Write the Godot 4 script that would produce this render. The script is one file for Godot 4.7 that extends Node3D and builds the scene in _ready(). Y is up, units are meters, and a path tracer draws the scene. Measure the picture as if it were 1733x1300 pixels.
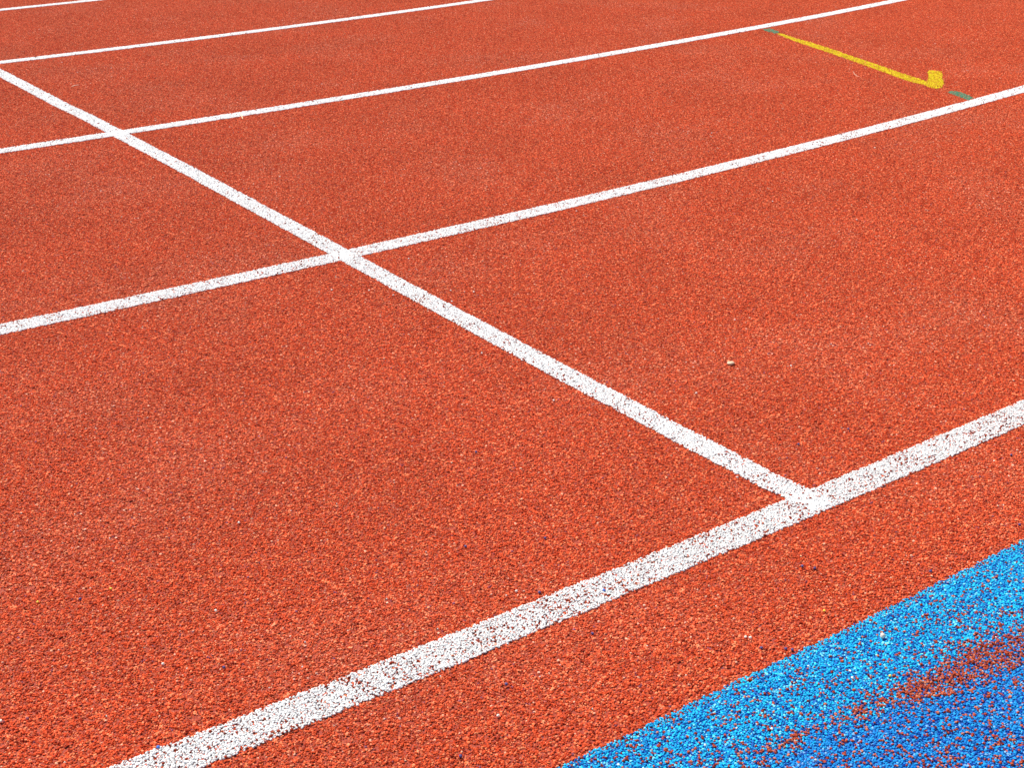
extends Node3D
# A corner of a red rubber running track seen from low height. Metres, y up.
# Track coordinates: s runs along the lanes, d across them (0 on the lane line beside the blue rubber).

const CENTRE := Vector2(-15.06608, -23.62544)   # centre of the bend, (x, z)
const RADIUS := 27.0
const LANE := 1.22
const LINE := 0.049
const STRAY := [Vector2(-0.05, 0.0065), Vector2(0.0, 0.0060), Vector2(0.097, 0.0004), Vector2(0.306, -0.0017), Vector2(0.592, -0.0030), Vector2(0.955, -0.0018), Vector2(1.427, 0.0021), Vector2(2.059, 0.0053), Vector2(2.682, 0.0038), Vector2(2.918, -0.0023), Vector2(3.498, -0.0046)]

const TOPO := [0,1,2, 0,2,3, 0,3,4, 0,4,5, 0,5,1,  1,6,2, 2,6,7, 2,7,3, 3,7,8, 3,8,4, 4,8,9, 4,9,5, 5,9,10, 5,10,1, 1,10,6]
const NV := 11
const NI := 45

var rng := RandomNumberGenerator.new()
var shapes: Array = []         # granule shapes: [vertices, normals]
var big_index := PackedInt32Array()
var wear := FastNoiseLite.new()
var wear_fine := FastNoiseLite.new()
var used := {}


func _ready() -> void:
	rng.seed = 4711
	make_camera()
	make_light()
	wear.seed = 5; wear.frequency = 9.0; wear.fractal_octaves = 3
	wear_fine.seed = 9; wear_fine.frequency = 70.0; wear_fine.fractal_octaves = 2
	make_shapes()
	make_ground()
	make_track()
	make_apron()
	make_lines()
	make_marks()
	make_loose_things()


# ---------------------------------------------------------------- camera and light
func make_camera() -> void:
	var cam := Camera3D.new()
	cam.name = "camera"
	cam.fov = 32.008
	cam.near = 0.05
	cam.far = 400.0
	add_child(cam)
	cam.transform = Transform3D(Basis(Vector3.RIGHT, -deg_to_rad(24.337)) * Basis(Vector3.BACK, deg_to_rad(-0.853)), Vector3(0, 0.8402, 0))
	cam.current = true


func make_light() -> void:
	var sky_mat := ProceduralSkyMaterial.new()
	sky_mat.sky_top_color = Color(0.50, 0.58, 0.70)
	sky_mat.sky_horizon_color = Color(0.80, 0.82, 0.84)
	sky_mat.sky_curve = 0.15
	sky_mat.ground_horizon_color = Color(0.55, 0.50, 0.46)
	sky_mat.ground_bottom_color = Color(0.30, 0.22, 0.19)
	var sky := Sky.new()
	sky.sky_material = sky_mat
	var env := Environment.new()
	env.background_mode = Environment.BG_SKY
	env.sky = sky
	env.background_energy_multiplier = 0.8
	env.tonemap_mode = Environment.TONE_MAPPER_LINEAR
	env.tonemap_exposure = 1.52
	env.sdfgi_enabled = true
	env.ssao_enabled = true
	env.ssil_enabled = true
	var we := WorldEnvironment.new()
	we.name = "world_environment"
	we.environment = env
	add_child(we)
	var sun := DirectionalLight3D.new()
	sun.name = "sun"
	sun.light_energy = 1.6
	sun.light_color = Color(1.0, 0.96, 0.90)
	sun.light_angular_distance = 0.6
	sun.shadow_enabled = true
	add_child(sun)
	# behind the left of the scene: shadows fall towards the camera and to the right
	var from := Vector3(-0.55, 1.15, -0.65).normalized()
	sun.look_at_from_position(from * 10.0, Vector3.ZERO, Vector3.UP)


# ---------------------------------------------------------------- helpers
func ground_point(s: float, d: float) -> Vector2:
	var a := 0.6 + s / RADIUS
	return CENTRE + (RADIUS + d) * Vector2(sin(a), cos(a))


func track_point(p: Vector2) -> Vector2:
	var q := p - CENTRE
	return Vector2((atan2(q.x, q.y) - 0.6) * RADIUS, q.length() - RADIUS)


func rubber(rough := 0.7) -> StandardMaterial3D:
	var m := StandardMaterial3D.new()
	m.vertex_color_use_as_albedo = true
	m.albedo_color = Color.WHITE
	m.roughness = rough
	m.metallic_specular = 0.22
	return m


func plain(c: Color, rough := 0.8) -> StandardMaterial3D:
	var m := StandardMaterial3D.new()
	m.albedo_color = c.linear_to_srgb()
	m.roughness = rough
	return m


func numbered(called: String) -> String:
	var n: int = used.get(called, 0)
	used[called] = n + 1
	return called if n == 0 else "%s_%03d" % [called, n]


func tag(o: Node, label: String, category: String, group := "") -> void:
	o.set_meta("label", label)
	o.set_meta("category", category)
	if group != "":
		o.set_meta("group", group)


# irregular crumbs of cut rubber, a unit in radius: a top, an upper and a lower ring
func make_shapes() -> void:
	for k in 14:
		var v := PackedVector3Array()
		v.append(Vector3(rng.randf_range(-0.4, 0.4), rng.randf_range(0.55, 1.0), rng.randf_range(-0.4, 0.4)))
		for ring in 2:
			for i in 5:
				var a := TAU * (i + 0.5 * ring + rng.randf_range(-0.28, 0.28)) / 5.0
				var r := rng.randf_range(0.45, 0.95) if ring == 0 else rng.randf_range(0.75, 1.2)
				var y := rng.randf_range(0.18, 0.80) if ring == 0 else rng.randf_range(-0.45, -0.15)
				v.append(Vector3(cos(a) * r, y, sin(a) * r))
		var n := PackedVector3Array()
		n.resize(NV)
		for t in range(0, NI, 3):
			var fa: Vector3 = v[TOPO[t]]
			var fb: Vector3 = v[TOPO[t + 1]]
			var fc: Vector3 = v[TOPO[t + 2]]
			var fn := (fb - fa).cross(fc - fa)
			if fn.dot((fa + fb + fc) / 3.0) < 0.0:
				fn = -fn
			for j in 3:
				n[TOPO[t + j]] += fn
		for i in NV:
			n[i] = n[i].normalized()
		shapes.append([v, n])
	var most := 60000
	big_index.resize(most * NI)
	var w := 0
	for g in most:
		var o := g * NV
		for t in NI:
			big_index[w] = o + int(TOPO[t])
			w += 1


class Heap:
	var v := PackedVector3Array()
	var n := PackedVector3Array()
	var c := PackedColorArray()
	var count := 0


func crumb(h: Heap, p: Vector3, r: float, flat: float, c: Color, tilt := 0.35) -> void:
	var sh: Array = shapes[rng.randi() % shapes.size()]
	var b := Basis(Vector3.UP, rng.randf() * TAU) * Basis(Vector3.RIGHT, rng.randf_range(-tilt, tilt)) * Basis(Vector3.BACK, rng.randf_range(-tilt, tilt))
	var sb := b * Basis.from_scale(Vector3(r * rng.randf_range(0.7, 1.35), r * flat, r * rng.randf_range(0.7, 1.35)))
	h.v.append_array(Transform3D(sb, p) * (sh[0] as PackedVector3Array))
	h.n.append_array(Transform3D(b, Vector3.ZERO) * (sh[1] as PackedVector3Array))
	var cs := PackedColorArray()
	cs.resize(NV)
	cs.fill(c)
	h.c.append_array(cs)
	h.count += 1


func heap_mesh(h: Heap, m: Material) -> ArrayMesh:
	var a := []
	a.resize(Mesh.ARRAY_MAX)
	a[Mesh.ARRAY_VERTEX] = h.v
	a[Mesh.ARRAY_NORMAL] = h.n
	a[Mesh.ARRAY_COLOR] = h.c
	a[Mesh.ARRAY_INDEX] = big_index.slice(0, h.count * NI)
	var me := ArrayMesh.new()
	me.add_surface_from_arrays(Mesh.PRIMITIVE_TRIANGLES, a)
	me.surface_set_material(0, m)
	return me


# the same crumbs with every cut face flat
func faceted(h: Heap, m: Material) -> ArrayMesh:
	var v := PackedVector3Array()
	var n := PackedVector3Array()
	var c := PackedColorArray()
	for g in h.count:
		for t in range(0, NI, 3):
			var ia := g * NV + int(TOPO[t])
			var ib := g * NV + int(TOPO[t + 1])
			var ic := g * NV + int(TOPO[t + 2])
			var fn := (h.v[ib] - h.v[ia]).cross(h.v[ic] - h.v[ia]).normalized()
			if fn.dot(h.n[ia] + h.n[ib] + h.n[ic]) < 0.0:
				fn = -fn
			for i in [ia, ib, ic]:
				v.append(h.v[i])
				n.append(fn)
				c.append(h.c[i])
	var a := []
	a.resize(Mesh.ARRAY_MAX)
	a[Mesh.ARRAY_VERTEX] = v
	a[Mesh.ARRAY_NORMAL] = n
	a[Mesh.ARRAY_COLOR] = c
	var me := ArrayMesh.new()
	me.add_surface_from_arrays(Mesh.PRIMITIVE_TRIANGLES, a)
	me.surface_set_material(0, m)
	return me


func red_colour() -> Color:
	var u := rng.randf()
	var c: Color
	if u < 0.10:
		c = Color(0.24, 0.022, 0.008)
	elif u < 0.80:
		c = Color(0.42, 0.042, 0.012).lerp(Color(0.65, 0.104, 0.037), rng.randf())
	elif u < 0.988:
		c = Color(0.66, 0.150, 0.055).lerp(Color(0.76, 0.24, 0.115), rng.randf())
	elif u < 0.996:
		c = Color(0.74, 0.36, 0.23)
	elif u < 0.9997:
		c = Color(0.22, 0.07, 0.10)
	else:
		c = Color(0.66, 0.58, 0.48)
	return c


func blue_colour() -> Color:
	var k := rng.randf()
	if k < 0.16:
		return Color(0.004, 0.085, 0.36)
	if k < 0.225:
		return Color(0.20, 0.66, 0.84)
	return Color(0.004, 0.25, 0.60).lerp(Color(0.024, 0.56, 0.84), rng.randf())


# ---------------------------------------------------------------- the setting
func make_ground() -> void:
	var pm := PlaneMesh.new()
	pm.size = Vector2(240, 240)
	var g := MeshInstance3D.new()
	g.name = "ground"
	g.mesh = pm
	pm.material = plain(Color(0.30, 0.045, 0.022), 0.85)
	g.position = Vector3(0, -0.004, 0)
	g.set_meta("kind", "structure")
	add_child(g)


const CELL := 0.06
const SEAM := 0.2135
const SEAM_FROM := -0.75
const SEAM_TO := 0.95

func make_track() -> void:
	var root := Node3D.new()
	root.name = "running_track"
	root.set_meta("kind", "structure")
	add_child(root)
	var base := MeshInstance3D.new()
	base.name = "rubber_base"
	var pm := PlaneMesh.new()
	pm.size = Vector2(12, 12)
	pm.material = plain(Color(0.26, 0.030, 0.013), 0.85)
	base.mesh = pm
	base.position = Vector3(0, 0, -4)
	root.add_child(base)
	# tiles of loose-bound crumbs, shared between many cells
	var mat := rubber()
	var variants := 14
	var tiles: Array = []
	var pitch := 0.0020
	var n := int(CELL / pitch)
	var clump := FastNoiseLite.new()
	clump.seed = 12; clump.frequency = 110.0; clump.fractal_octaves = 2
	for k in variants:
		var h := Heap.new()
		for i in n:
			for j in n:
				var x := -CELL / 2 + (i + 0.5 + rng.randf_range(-0.45, 0.45)) * CELL / n
				var z := -CELL / 2 + (j + 0.5 + rng.randf_range(-0.45, 0.45)) * CELL / n
				var q := clump.get_noise_2d(x + k * 3.7, z)
				var r := rng.randf_range(0.0008, 0.0013) if rng.randf() < 0.7 else rng.randf_range(0.0012, 0.0019)
				var c := red_colour() * (1.0 + 0.45 * q)
				crumb(h, Vector3(x, rng.randf_range(-0.0004, 0.0009) + 0.0009 * q, z), r, rng.randf_range(0.6, 1.05), c, 0.6)
		for i in 70:
			crumb(h, Vector3(rng.randf_range(-0.5, 0.5) * CELL, rng.randf_range(0.0005, 0.0012), rng.randf_range(-0.5, 0.5) * CELL), rng.randf_range(0.0010, 0.0020), rng.randf_range(0.6, 0.9), red_colour(), 0.7)
		tiles.append(faceted(h, mat))
	var tone := FastNoiseLite.new()
	tone.seed = 21; tone.frequency = 2.6; tone.fractal_octaves = 4
	var dust := FastNoiseLite.new()
	dust.seed = 33; dust.frequency = 2.2; dust.fractal_octaves = 3
	var put: Array = []
	var tint: Array = []
	for k in variants:
		put.append([])
		tint.append([])
	for ix in range(-70, 71):
		for iz in range(-135, 6):
			var p := Vector2(ix * CELL, iz * CELL)
			var t := track_point(p)
			if at_seam(p):
				continue
			var k := rng.randi() % variants
			put[k].append(Transform3D(Basis(Vector3.UP, (rng.randi() % 4) * PI / 2), Vector3(p.x, 0, p.y)))
			var a := 1.0 + 0.10 * tone.get_noise_2d(p.x, p.y)
			var b := 1.0 + 0.35 * maxf(0.0, dust.get_noise_2d(p.x, p.y))
			tint[k].append(Color(a, a * b, a * b * b))
	for k in variants:
		spread("red_granules", tiles[k], put[k], tint[k], root)


# cells that the seam with the blue rubber crosses are laid crumb by crumb in make_apron()
func at_seam(p: Vector2) -> bool:
	if track_point(p).y > 0.26:
		return true
	for c in [Vector2(-1, -1), Vector2(1, -1), Vector2(1, 1), Vector2(-1, 1)]:
		var t := track_point(p + c * CELL * 0.5)
		if t.y > SEAM - 0.002 and t.x > SEAM_FROM and t.x < SEAM_TO:
			return true
	return false


func spread(called: String, mesh: Mesh, at: Array, colours: Array, parent: Node) -> void:
	var mm := MultiMesh.new()
	mm.transform_format = MultiMesh.TRANSFORM_3D
	mm.use_colors = true
	mm.mesh = mesh
	mm.instance_count = at.size()
	for i in at.size():
		mm.set_instance_transform(i, at[i])
		mm.set_instance_color(i, colours[i])
	var o := MultiMeshInstance3D.new()
	o.name = called
	o.multimesh = mm
	o.set_meta("kind", "stuff")
	parent.add_child(o, true)


func make_apron() -> void:
	var root := Node3D.new()
	root.name = "blue_apron"
	root.set_meta("kind", "structure")
	add_child(root)
	var st := SurfaceTool.new()
	st.begin(Mesh.PRIMITIVE_TRIANGLES)
	var steps := 60
	for i in steps:
		var s0 := lerpf(-4.0, 4.0, float(i) / steps)
		var s1 := lerpf(-4.0, 4.0, float(i + 1) / steps)
		var a := ground_point(s0, 0.222)
		var b := ground_point(s1, 0.222)
		var c := ground_point(s1, 2.2)
		var d := ground_point(s0, 2.2)
		for q in [a, b, c, a, c, d]:
			st.set_normal(Vector3.UP)
			st.add_vertex(Vector3(q.x, 0.0003, q.y))
	var base := MeshInstance3D.new()
	base.name = "rubber_base"
	base.mesh = st.commit()
	base.material_override = plain(Color(0.006, 0.09, 0.38), 0.85)
	root.add_child(base)
	# near the red edge every crumb has its own place and colour
	var mat := rubber(0.6)
	var red_mat := rubber()
	var at: Array = []
	var col: Array = []
	var red_at: Array = []
	var red_col: Array = []
	for k in 4:
		at.append([])
		col.append([])
		red_at.append([])
		red_col.append([])
	var pitch := 0.00235
	var spill := FastNoiseLite.new()
	spill.seed = 77; spill.frequency = 16.0; spill.fractal_octaves = 3
	var edge := FastNoiseLite.new()
	edge.seed = 78; edge.frequency = 11.0; edge.fractal_octaves = 3
	var s := -0.75
	while s < 0.95:
		var d := 0.105
		while d < 0.62:
			var ss := s + rng.randf_range(-0.45, 0.45) * pitch
			var dd := d + rng.randf_range(-0.45, 0.45) * pitch
			d += pitch
			var lim := 0.2135 + 0.0018 * edge.get_noise_1d(ss) + rng.randf_range(-0.0012, 0.0012)
			var p := ground_point(ss, dd)
			if dd < lim:
				if at_seam(Vector2(roundf(p.x / CELL), roundf(p.y / CELL)) * CELL) and rng.randf() < 0.9:
					var kr := rng.randi() % 4
					var rr := rng.randf_range(0.0011, 0.0020)
					var br := Basis(Vector3.UP, rng.randf() * TAU) * Basis(Vector3.RIGHT, rng.randf_range(-0.55, 0.55)) * Basis.from_scale(Vector3(rr * rng.randf_range(0.8, 1.2), rr * rng.randf_range(0.6, 1.0), rr * rng.randf_range(0.8, 1.2)))
					red_at[kr].append(Transform3D(br, Vector3(p.x, rng.randf_range(-0.0004, 0.0012), p.y)))
					red_col[kr].append(red_colour())
				continue
			var red := red_share(ss, dd, spill.get_noise_2d(p.x, p.y))
			var c: Color
			var lift := 0.0
			var r := rng.randf_range(0.0011, 0.0017)
			if rng.randf() < red:
				c = red_colour() * Color(0.68, 0.8, 1.0)
				lift = rng.randf_range(0.0003, 0.0012)
				r *= 1.1
			elif rng.randf() < 0.0012:
				c = Color(0.7, 0.72, 0.72)
				lift = 0.0008
			else:
				c = blue_colour()
				if dd > 0.322 + 0.03 * spill.get_noise_2d(p.x * 0.6, p.y * 0.6) + rng.randf_range(-0.016, 0.016):
					c = c * Color(0.9, 0.63, 0.88)
			var k := rng.randi() % 4
			var b := Basis(Vector3.UP, rng.randf() * TAU) * Basis(Vector3.RIGHT, rng.randf_range(-0.5, 0.5)) * Basis(Vector3.BACK, rng.randf_range(-0.5, 0.5))
			b = b * Basis.from_scale(Vector3(r * rng.randf_range(0.8, 1.2), r * rng.randf_range(0.7, 1.0), r * rng.randf_range(0.8, 1.2)))
			at[k].append(Transform3D(b, Vector3(p.x, 0.0005 + rng.randf_range(0.0, 0.0011) + lift, p.y)))
			col[k].append(c)
		s += pitch
	for k in 4:
		spread("blue_granules", unit_crumb(k * 3, mat), at[k], col[k], root)
		spread("red_granules", unit_crumb(k * 3 + 1, red_mat), red_at[k], red_col[k], get_node("running_track"))


func unit_crumb(k: int, m: Material) -> ArrayMesh:
	var h := Heap.new()
	h.v.append_array(shapes[k][0])
	h.n.append_array(shapes[k][1])
	for i in NV:
		h.c.append(Color.WHITE)
	h.count = 1
	return faceted(h, m)


# how many red crumbs lie among the blue ones
func red_share(s: float, d: float, noise: float) -> float:
	var x := 0.02 + 0.07 * smoothstep(0.222, 0.250, d)
	# a spilled streak along the inner edge of the bright strip, wider where it runs on
	var mid := 0.324 + 0.10 * (s - 0.02)
	var wide := 0.009 + 0.020 * smoothstep(-0.05, 0.16, s)
	var along := 0.35 * smoothstep(-0.26, -0.15, s) + 0.65 * smoothstep(-0.11, 0.02, s)
	x += 0.58 * along * exp(-pow((d - mid) / wide, 2.0)) * (0.9 + 0.45 * noise)
	x += 0.28 * maxf(0.0, noise - 0.14)
	if d > 0.34:
		x += 0.05
	return clampf(x, 0.0, 0.85)


# ---------------------------------------------------------------- painted lines
func line_offset(k: int, s: float) -> float:
	match k:
		4:
			var q := clampf(s, -0.45, 0.75)
			return 0.0028 * q * q - 0.0006 * q - 0.0005
		3:
			var q := clampf(s, -0.45, 2.7)
			return -0.002885 * q * q + 0.00439 * q + 0.00364
		2:
			var q := clampf(s, -0.1, 3.4)
			return 0.00714 * q - 0.01993
		1:
			var q := clampf(s, 0.25, 2.6)
			return -0.00858 * q * q + 0.02522 * q - 0.01448
	return 0.050


func white_colour(worn: float) -> Color:
	var g := rng.randf_range(0.60, 0.82) - worn
	return Color(g, g * 1.005, g * 1.01)


# crumbs coated white over a strip: across(u) gives the ground point at length u and offset w
func paint_strip(h: Heap, u0: float, u1: float, half: float, pitch: float, across: Callable, bare: float, specks: float, lift: float) -> void:
	var rows := int(ceil(2.0 * half / pitch)) + 2
	var size := pitch / 0.0023
	var u := u0
	while u < u1:
		for i in rows:
			var w := -half - pitch * 0.5 + i * pitch + rng.randf_range(-0.42, 0.42) * pitch
			var uu := u + rng.randf_range(-0.42, 0.42) * pitch
			var edge := half + 0.0010 * wear_fine.get_noise_2d(uu, signf(w) * 3.0) + 0.0012 * wear.get_noise_2d(uu, signf(w) * 7.0) + rng.randf_range(-0.0006, 0.0006)
			if absf(w) > edge:
				continue
			var p: Vector2 = across.call(uu, w)
			var worn := wear.get_noise_2d(p.x * 1.6, p.y * 1.6)
			var fine := wear_fine.get_noise_2d(p.x * 3.0, p.y * 3.0)
			if rng.randf() < bare * maxf(0.2, 1.0 + 1.7 * worn) or fine > 0.66 - bare:
				continue
			var r := rng.randf_range(0.00130, 0.00195) * size
			var y := rng.randf_range(0.0015, 0.0021)
			if rng.randf() < specks * maxf(0.2, 1.0 + 2.6 * worn):
				crumb(h, Vector3(p.x, y + 0.0010 + lift, p.y), r * 0.95, 0.85, red_colour() * Color(0.58, 0.62, 0.75), 0.6)
			else:
				crumb(h, Vector3(p.x, y + lift, p.y), r, rng.randf_range(0.65, 0.85), white_colour(0.06 if specks > 0.03 else 0.0), 0.35)
		u += pitch


func finish_line(h: Heap, called: String, label: String, category: String, group: String, m: Material) -> void:
	var o := MeshInstance3D.new()
	o.name = numbered(called)
	o.mesh = heap_mesh(h, m)
	tag(o, label, category, group)
	o.set_meta("kind", "thing")
	add_child(o)


# the hand-laid cross line strays a few millimetres from straight
func wander(u: float) -> float:
	for i in STRAY.size() - 1:
		var a: Vector2 = STRAY[i]
		var b: Vector2 = STRAY[i + 1]
		if u < b.x:
			return lerpf(a.y, b.y, smoothstep(a.x, b.x, u))
	return (STRAY[-1] as Vector2).y


func make_lines() -> void:
	var m := rubber(0.6)
	var rows := [
		[4, -0.85, 1.15, 0.0021, 0.095, 0.032, "worn white lane line along the blue rubber, where the cross line ends"],
		[3, -0.90, 3.10, 0.0023, 0.105, 0.018, "white lane line touching the green dash beside the yellow hook"],
		[2, -0.60, 4.60, 0.0030, 0.050, 0.007, "white lane line touching the green dash at the yellow bar's straight end"],
		[1, -0.20, 3.60, 0.0032, 0.020, 0.004, "thin white lane line one lane beyond the line where the yellow bar starts"],
		[0, 0.10, 3.00, 0.0032, 0.010, 0.003, "thin white lane line two lanes beyond the line where the yellow bar starts"]]
	for row in rows:
		var k: int = row[0]
		var h := Heap.new()
		var across := func(u: float, w: float) -> Vector2:
			return ground_point(u, -(4 - k) * LANE + line_offset(k, u) + w)
		paint_strip(h, row[1], row[2], LINE / 2, row[3], across, row[4], row[5], 0.0)
		finish_line(h, "lane_line", row[6], "line", "white lane lines", m)
	var h := Heap.new()
	var s_cross := 0.2358
	var cross := func(u: float, w: float) -> Vector2:
		var a := 0.6 + s_cross / RADIUS
		var dir := Vector2(sin(a), cos(a))
		return CENTRE + dir * (RADIUS - u) + Vector2(dir.y, -dir.x) * (w + wander(u))
	paint_strip(h, -0.016, 1.7, 0.0205, 0.0022, cross, 0.075, 0.015, 0.0003)
	paint_strip(h, 1.7, 5.0, 0.0205, 0.0030, cross, 0.040, 0.006, 0.0003)
	finish_line(h, "cross_line", "straight white line cutting across the lanes, ending at the lane line by the blue", "line", "", m)


# ---------------------------------------------------------------- yellow and green marks
func fill_mark(called: String, label: String, category: String, group: String, outline: PackedVector2Array, colours: Array, cover: float, pitch: float) -> void:
	var poly: PackedVector2Array = Geometry2D.offset_polygon(outline, -0.002)[0]
	var h := Heap.new()
	var lo := poly[0]
	var hi := poly[0]
	for p in poly:
		lo = lo.min(p)
		hi = hi.max(p)
	var x := lo.x
	while x < hi.x:
		var z := lo.y
		while z < hi.y:
			var p := Vector2(x + rng.randf_range(-0.45, 0.45) * pitch, z + rng.randf_range(-0.45, 0.45) * pitch)
			z += pitch
			var q := p + Vector2(rng.randf_range(-1, 1), rng.randf_range(-1, 1)) * 0.003
			if rng.randf() > cover or not Geometry2D.is_point_in_polygon(q, poly):
				continue
			var c: Color = (colours[0] as Color).lerp(colours[1], rng.randf())
			crumb(h, Vector3(p.x, rng.randf_range(0.0009, 0.0019), p.y), rng.randf_range(0.0014, 0.0021), rng.randf_range(0.65, 0.9), c, 0.5)
		x += pitch
	var o := MeshInstance3D.new()
	o.name = numbered(called)
	o.mesh = heap_mesh(h, rubber(0.6))
	tag(o, label, category, group)
	o.set_meta("kind", "thing")
	add_child(o)


func make_marks() -> void:
	var hook := PackedVector2Array([Vector2(0.956, -4.831), Vector2(0.969, -4.855), Vector2(1.011, -4.736), Vector2(1.076, -4.561), Vector2(1.221, -4.077), Vector2(1.238, -4.028), Vector2(1.247, -3.997), Vector2(1.268, -4.056), Vector2(1.293, -4.153), Vector2(1.314, -4.157), Vector2(1.334, -4.137), Vector2(1.312, -4.052), Vector2(1.288, -3.959), Vector2(1.272, -3.917), Vector2(1.245, -3.883), Vector2(1.234, -3.900), Vector2(1.222, -3.952), Vector2(1.197, -3.992), Vector2(1.057, -4.473), Vector2(1.021, -4.579), Vector2(0.987, -4.692)])
	fill_mark("yellow_mark", "yellow bar with a hooked end painted between two white lane lines", "marking", "", hook, [Color(0.54, 0.39, 0.003), Color(0.76, 0.62, 0.012)], 0.58, 0.0026)
	var far_dash := PackedVector2Array([Vector2(0.925, -4.935), Vector2(0.953, -4.954), Vector2(0.975, -4.880), Vector2(0.965, -4.847), Vector2(0.950, -4.840), Vector2(0.926, -4.901)])
	fill_mark("green_dash", "faded green dash joining the straight end of the yellow bar to a white line", "marking", "faded green dashes", far_dash, [Color(0.05, 0.18, 0.11), Color(0.13, 0.31, 0.19)], 0.66, 0.0026)
	var near_dash := PackedVector2Array([Vector2(1.259, -3.837), Vector2(1.275, -3.864), Vector2(1.297, -3.851), Vector2(1.309, -3.807), Vector2(1.314, -3.763), Vector2(1.289, -3.734), Vector2(1.279, -3.765), Vector2(1.266, -3.820)])
	fill_mark("green_dash", "faded green dash between the yellow hook and a white line", "marking", "faded green dashes", near_dash, [Color(0.05, 0.18, 0.11), Color(0.13, 0.31, 0.19)], 0.66, 0.0026)


# ---------------------------------------------------------------- loose things
func stone_mesh(size: Vector3, seed_value: int, c: Color, rough: float) -> ArrayMesh:
	var nz := FastNoiseLite.new()
	nz.seed = seed_value
	nz.frequency = 0.9
	var st := SurfaceTool.new()
	st.begin(Mesh.PRIMITIVE_TRIANGLES)
	var la := 10
	var lo := 14
	var pts: Array = []
	for i in la + 1:
		var row: Array = []
		for j in lo:
			var th := PI * i / la
			var ph := TAU * j / lo
			var v := Vector3(sin(th) * cos(ph), cos(th), sin(th) * sin(ph))
			var k := 1.0 + 0.35 * nz.get_noise_3d(v.x * 1.3, v.y * 1.3, v.z * 1.3)
			row.append(v * k * size * 0.5 + Vector3(0, size.y * 0.5, 0))
		pts.append(row)
	for i in la:
		for j in lo:
			var a: Vector3 = pts[i][j]
			var b: Vector3 = pts[i][(j + 1) % lo]
			var cc: Vector3 = pts[i + 1][(j + 1) % lo]
			var d: Vector3 = pts[i + 1][j]
			for q in [a, b, cc, a, cc, d]:
				st.add_vertex(q)
	st.index()
	st.generate_normals()
	var me := st.commit()
	me.surface_set_material(0, plain(c, rough))
	return me


func straw_mesh(path: Array, width: float, c: Color) -> ArrayMesh:
	var st := SurfaceTool.new()
	st.begin(Mesh.PRIMITIVE_TRIANGLES)
	for i in path.size() - 1:
		var a: Vector3 = path[i]
		var b: Vector3 = path[i + 1]
		var along := (b - a).normalized()
		var side := along.cross(Vector3.UP).normalized()
		var up := side.cross(along)
		for k in 6:
			var t0 := TAU * k / 6
			var t1 := TAU * (k + 1) / 6
			var n0 := side * cos(t0) + up * sin(t0)
			var n1 := side * cos(t1) + up * sin(t1)
			var w0 := width * (1.0 - 0.5 * absf(2.0 * i / (path.size() - 1) - 1.0))
			var w1 := width * (1.0 - 0.5 * absf(2.0 * (i + 1) / (path.size() - 1) - 1.0))
			for q in [[a + n0 * w0, n0], [b + n1 * w1, n1], [b + n0 * w1, n0], [a + n0 * w0, n0], [a + n1 * w0, n1], [b + n1 * w1, n1]]:
				st.set_normal(q[1])
				st.add_vertex(q[0])
	var me := st.commit()
	me.surface_set_material(0, plain(c, 0.6))
	return me


func lay(called: String, mesh: Mesh, p: Vector2, y: float, label: String, category: String, group := "", turn := 0.0) -> void:
	var o := MeshInstance3D.new()
	o.name = numbered(called)
	o.mesh = mesh
	o.position = Vector3(p.x, y, p.y)
	o.rotation.y = turn
	tag(o, label, category, group)
	add_child(o)


# which lane a thing lies in, and on which side of the line across the lanes
func whereabouts(p: Vector2) -> String:
	var t := track_point(p)
	var side := ", yellow bar's side" if t.x > 0.2358 else ", other side from yellow bar"
	if t.y > 0.0:
		return "between blue edge and worn white line"
	if t.y > -LANE:
		return "in lane along worn white line" + side
	if t.y > -2.0 * LANE:
		return "in the yellow bar's lane" + (" itself" if t.x > 0.2358 else ", across the cross line")
	return "in the lane next beyond the yellow bar's"


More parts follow.
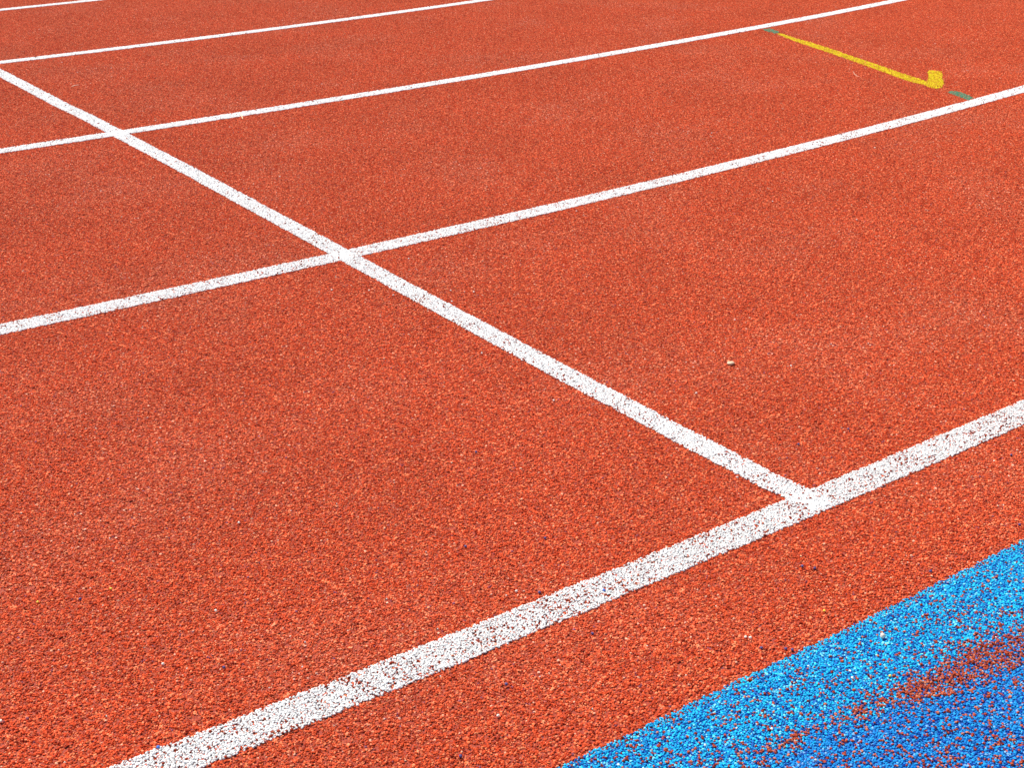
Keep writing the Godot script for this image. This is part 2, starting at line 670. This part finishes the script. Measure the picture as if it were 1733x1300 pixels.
func make_loose_things() -> void:
	lay("pebble", stone_mesh(Vector3(0.0120, 0.0046, 0.0105), 3, Color(0.54, 0.40, 0.27), 0.85), Vector2(0.3416, -1.9169), 0.0012, "tan pebble lying alone on the red rubber", "pebble", "", 0.3)
	lay("pebble", stone_mesh(Vector3(0.0050, 0.0062, 0.0055), 8, Color(0.70, 0.66, 0.58), 0.75), Vector2(0.3893, -1.1842), 0.0013, "round white pebble lying on the blue rubber", "pebble")
	lay("straw", straw_mesh([Vector3(-0.008, 0.010, -0.020), Vector3(-0.003, 0.008, -0.008), Vector3(0.001, 0.004, 0.006), Vector3(0.005, 0.002, 0.020)], 0.0017, Color(0.80, 0.66, 0.40)), Vector2(-0.7280, -3.6510), 0.0015, "short dry straw lying over the edge of a white lane line", "straw")
	lay("fibre", straw_mesh([Vector3(0.004, 0.001, -0.042), Vector3(0.000, 0.003, -0.020), Vector3(-0.004, 0.003, 0.008), Vector3(-0.001, 0.001, 0.030), Vector3(0.004, 0.001, 0.040)], 0.0006, Color(0.70, 0.50, 0.36)), Vector2(1.061, -4.112), 0.0015, "thin curved pale fibre on red rubber beside the yellow bar", "fibre")
	lay("fibre", straw_mesh([Vector3(-0.006, 0.001, 0.014), Vector3(0.0, 0.002, 0.0), Vector3(0.010, 0.001, -0.012)], 0.0011, Color(0.80, 0.66, 0.48)), Vector2(-1.321, -4.112), 0.0015, "tiny pale fibre on red rubber between cross line and thin lane lines", "fibre")
	var chips := [Vector2(-0.0185, -1.0628), Vector2(-0.3683, -1.1555), Vector2(-0.5069, -1.0660), Vector2(-0.3323, -1.2530), Vector2(0.4334, -1.9043), Vector2(0.2739, -1.8092), Vector2(0.3770, -2.1005), Vector2(0.2446, -1.1879), Vector2(0.2494, -1.1867), Vector2(0.0015, -1.2831), Vector2(-0.3226, -2.2761), Vector2(-0.2548, -2.2701), Vector2(-0.2092, -2.2440), Vector2(-0.1945, -2.4430), Vector2(-0.1075, -2.2639), Vector2(-0.0659, -2.2545), Vector2(-0.1035, -2.2080), Vector2(-0.0476, -1.9732), Vector2(0.0611, -1.7906), Vector2(0.1418, -2.7359), Vector2(0.5220, -3.3980), Vector2(0.3433, -3.1399), Vector2(1.4468, -4.5939), Vector2(0.5663, -2.7852), Vector2(0.7138, -2.6469), Vector2(0.8969, -3.2252), Vector2(-0.3413, -1.4459), Vector2(-0.5328, -3.0421), Vector2(-1.4737, -4.4920), Vector2(-1.3725, -4.3185), Vector2(-0.9604, -3.6290), Vector2(0.2925, -1.5447)]
	var chip_meshes: Array = []
	for k in 5:
		chip_meshes.append(stone_mesh(Vector3(0.0036, 0.0026, 0.0028), 40 + k, Color(0.74, 0.68, 0.60), 0.7))
	for i in chips.size():
		lay("chip", chip_meshes[i % 5], chips[i], 0.0016, "tiny pale chip " + whereabouts(chips[i]), "chip", "pale chips scattered on the red rubber", rng.randf() * TAU)
	var dark := [Vector2(-0.4906, -1.2806), Vector2(-0.0103, -1.1128), Vector2(0.0823, -1.1988), Vector2(-0.0536, -1.0040), Vector2(0.0274, -1.2800), Vector2(0.0372, -1.3985), Vector2(-0.0585, -1.3818), Vector2(0.4779, -1.3120), Vector2(0.3468, -1.3220), Vector2(0.3334, -1.3268), Vector2(0.2580, -1.1684), Vector2(0.2833, -1.1662), Vector2(0.2898, -1.1645), Vector2(0.4702, -1.6817), Vector2(0.3915, -1.6372), Vector2(-0.0503, -1.6282), Vector2(0.6157, -1.4136), Vector2(-0.3033, -1.1483), Vector2(0.6687, -1.5962)]
	var dark_mesh := stone_mesh(Vector3(0.0036, 0.0030, 0.0032), 60, Color(0.055, 0.045, 0.17), 0.6)
	for p in dark:
		lay("rubber_crumb", dark_mesh, p, 0.0012, "dark violet crumb " + whereabouts(p), "rubber crumb", "violet crumbs scattered on the red rubber", rng.randf() * TAU)
	var blue_mesh := stone_mesh(Vector3(0.0034, 0.0028, 0.0034), 61, Color(0.04, 0.16, 0.55), 0.6)
	for p in [Vector2(0.1004, -1.2816), Vector2(-0.3421, -1.0227)]:
		lay("rubber_crumb", blue_mesh, p, 0.0020, "blue rubber crumb on the worn white lane line", "rubber crumb", "blue crumbs on the white line", rng.randf() * TAU)
	var yellow_mesh := stone_mesh(Vector3(0.0034, 0.0024, 0.0026), 62, Color(0.72, 0.55, 0.05), 0.6)
	for p in [Vector2(-0.4614, -1.3009), Vector2(-0.5372, -1.2759), Vector2(0.3388, -1.2354)]:
		lay("rubber_crumb", yellow_mesh, p, 0.0014, "small yellow rubber crumb on the red rubber", "rubber crumb", "yellow crumbs scattered on the red rubber", rng.randf() * TAU)
	lay("rubber_crumb", yellow_mesh, Vector2(0.3797, -1.1166), 0.0018, "small yellow rubber crumb among the blue crumbs", "rubber crumb", "", 1.0)
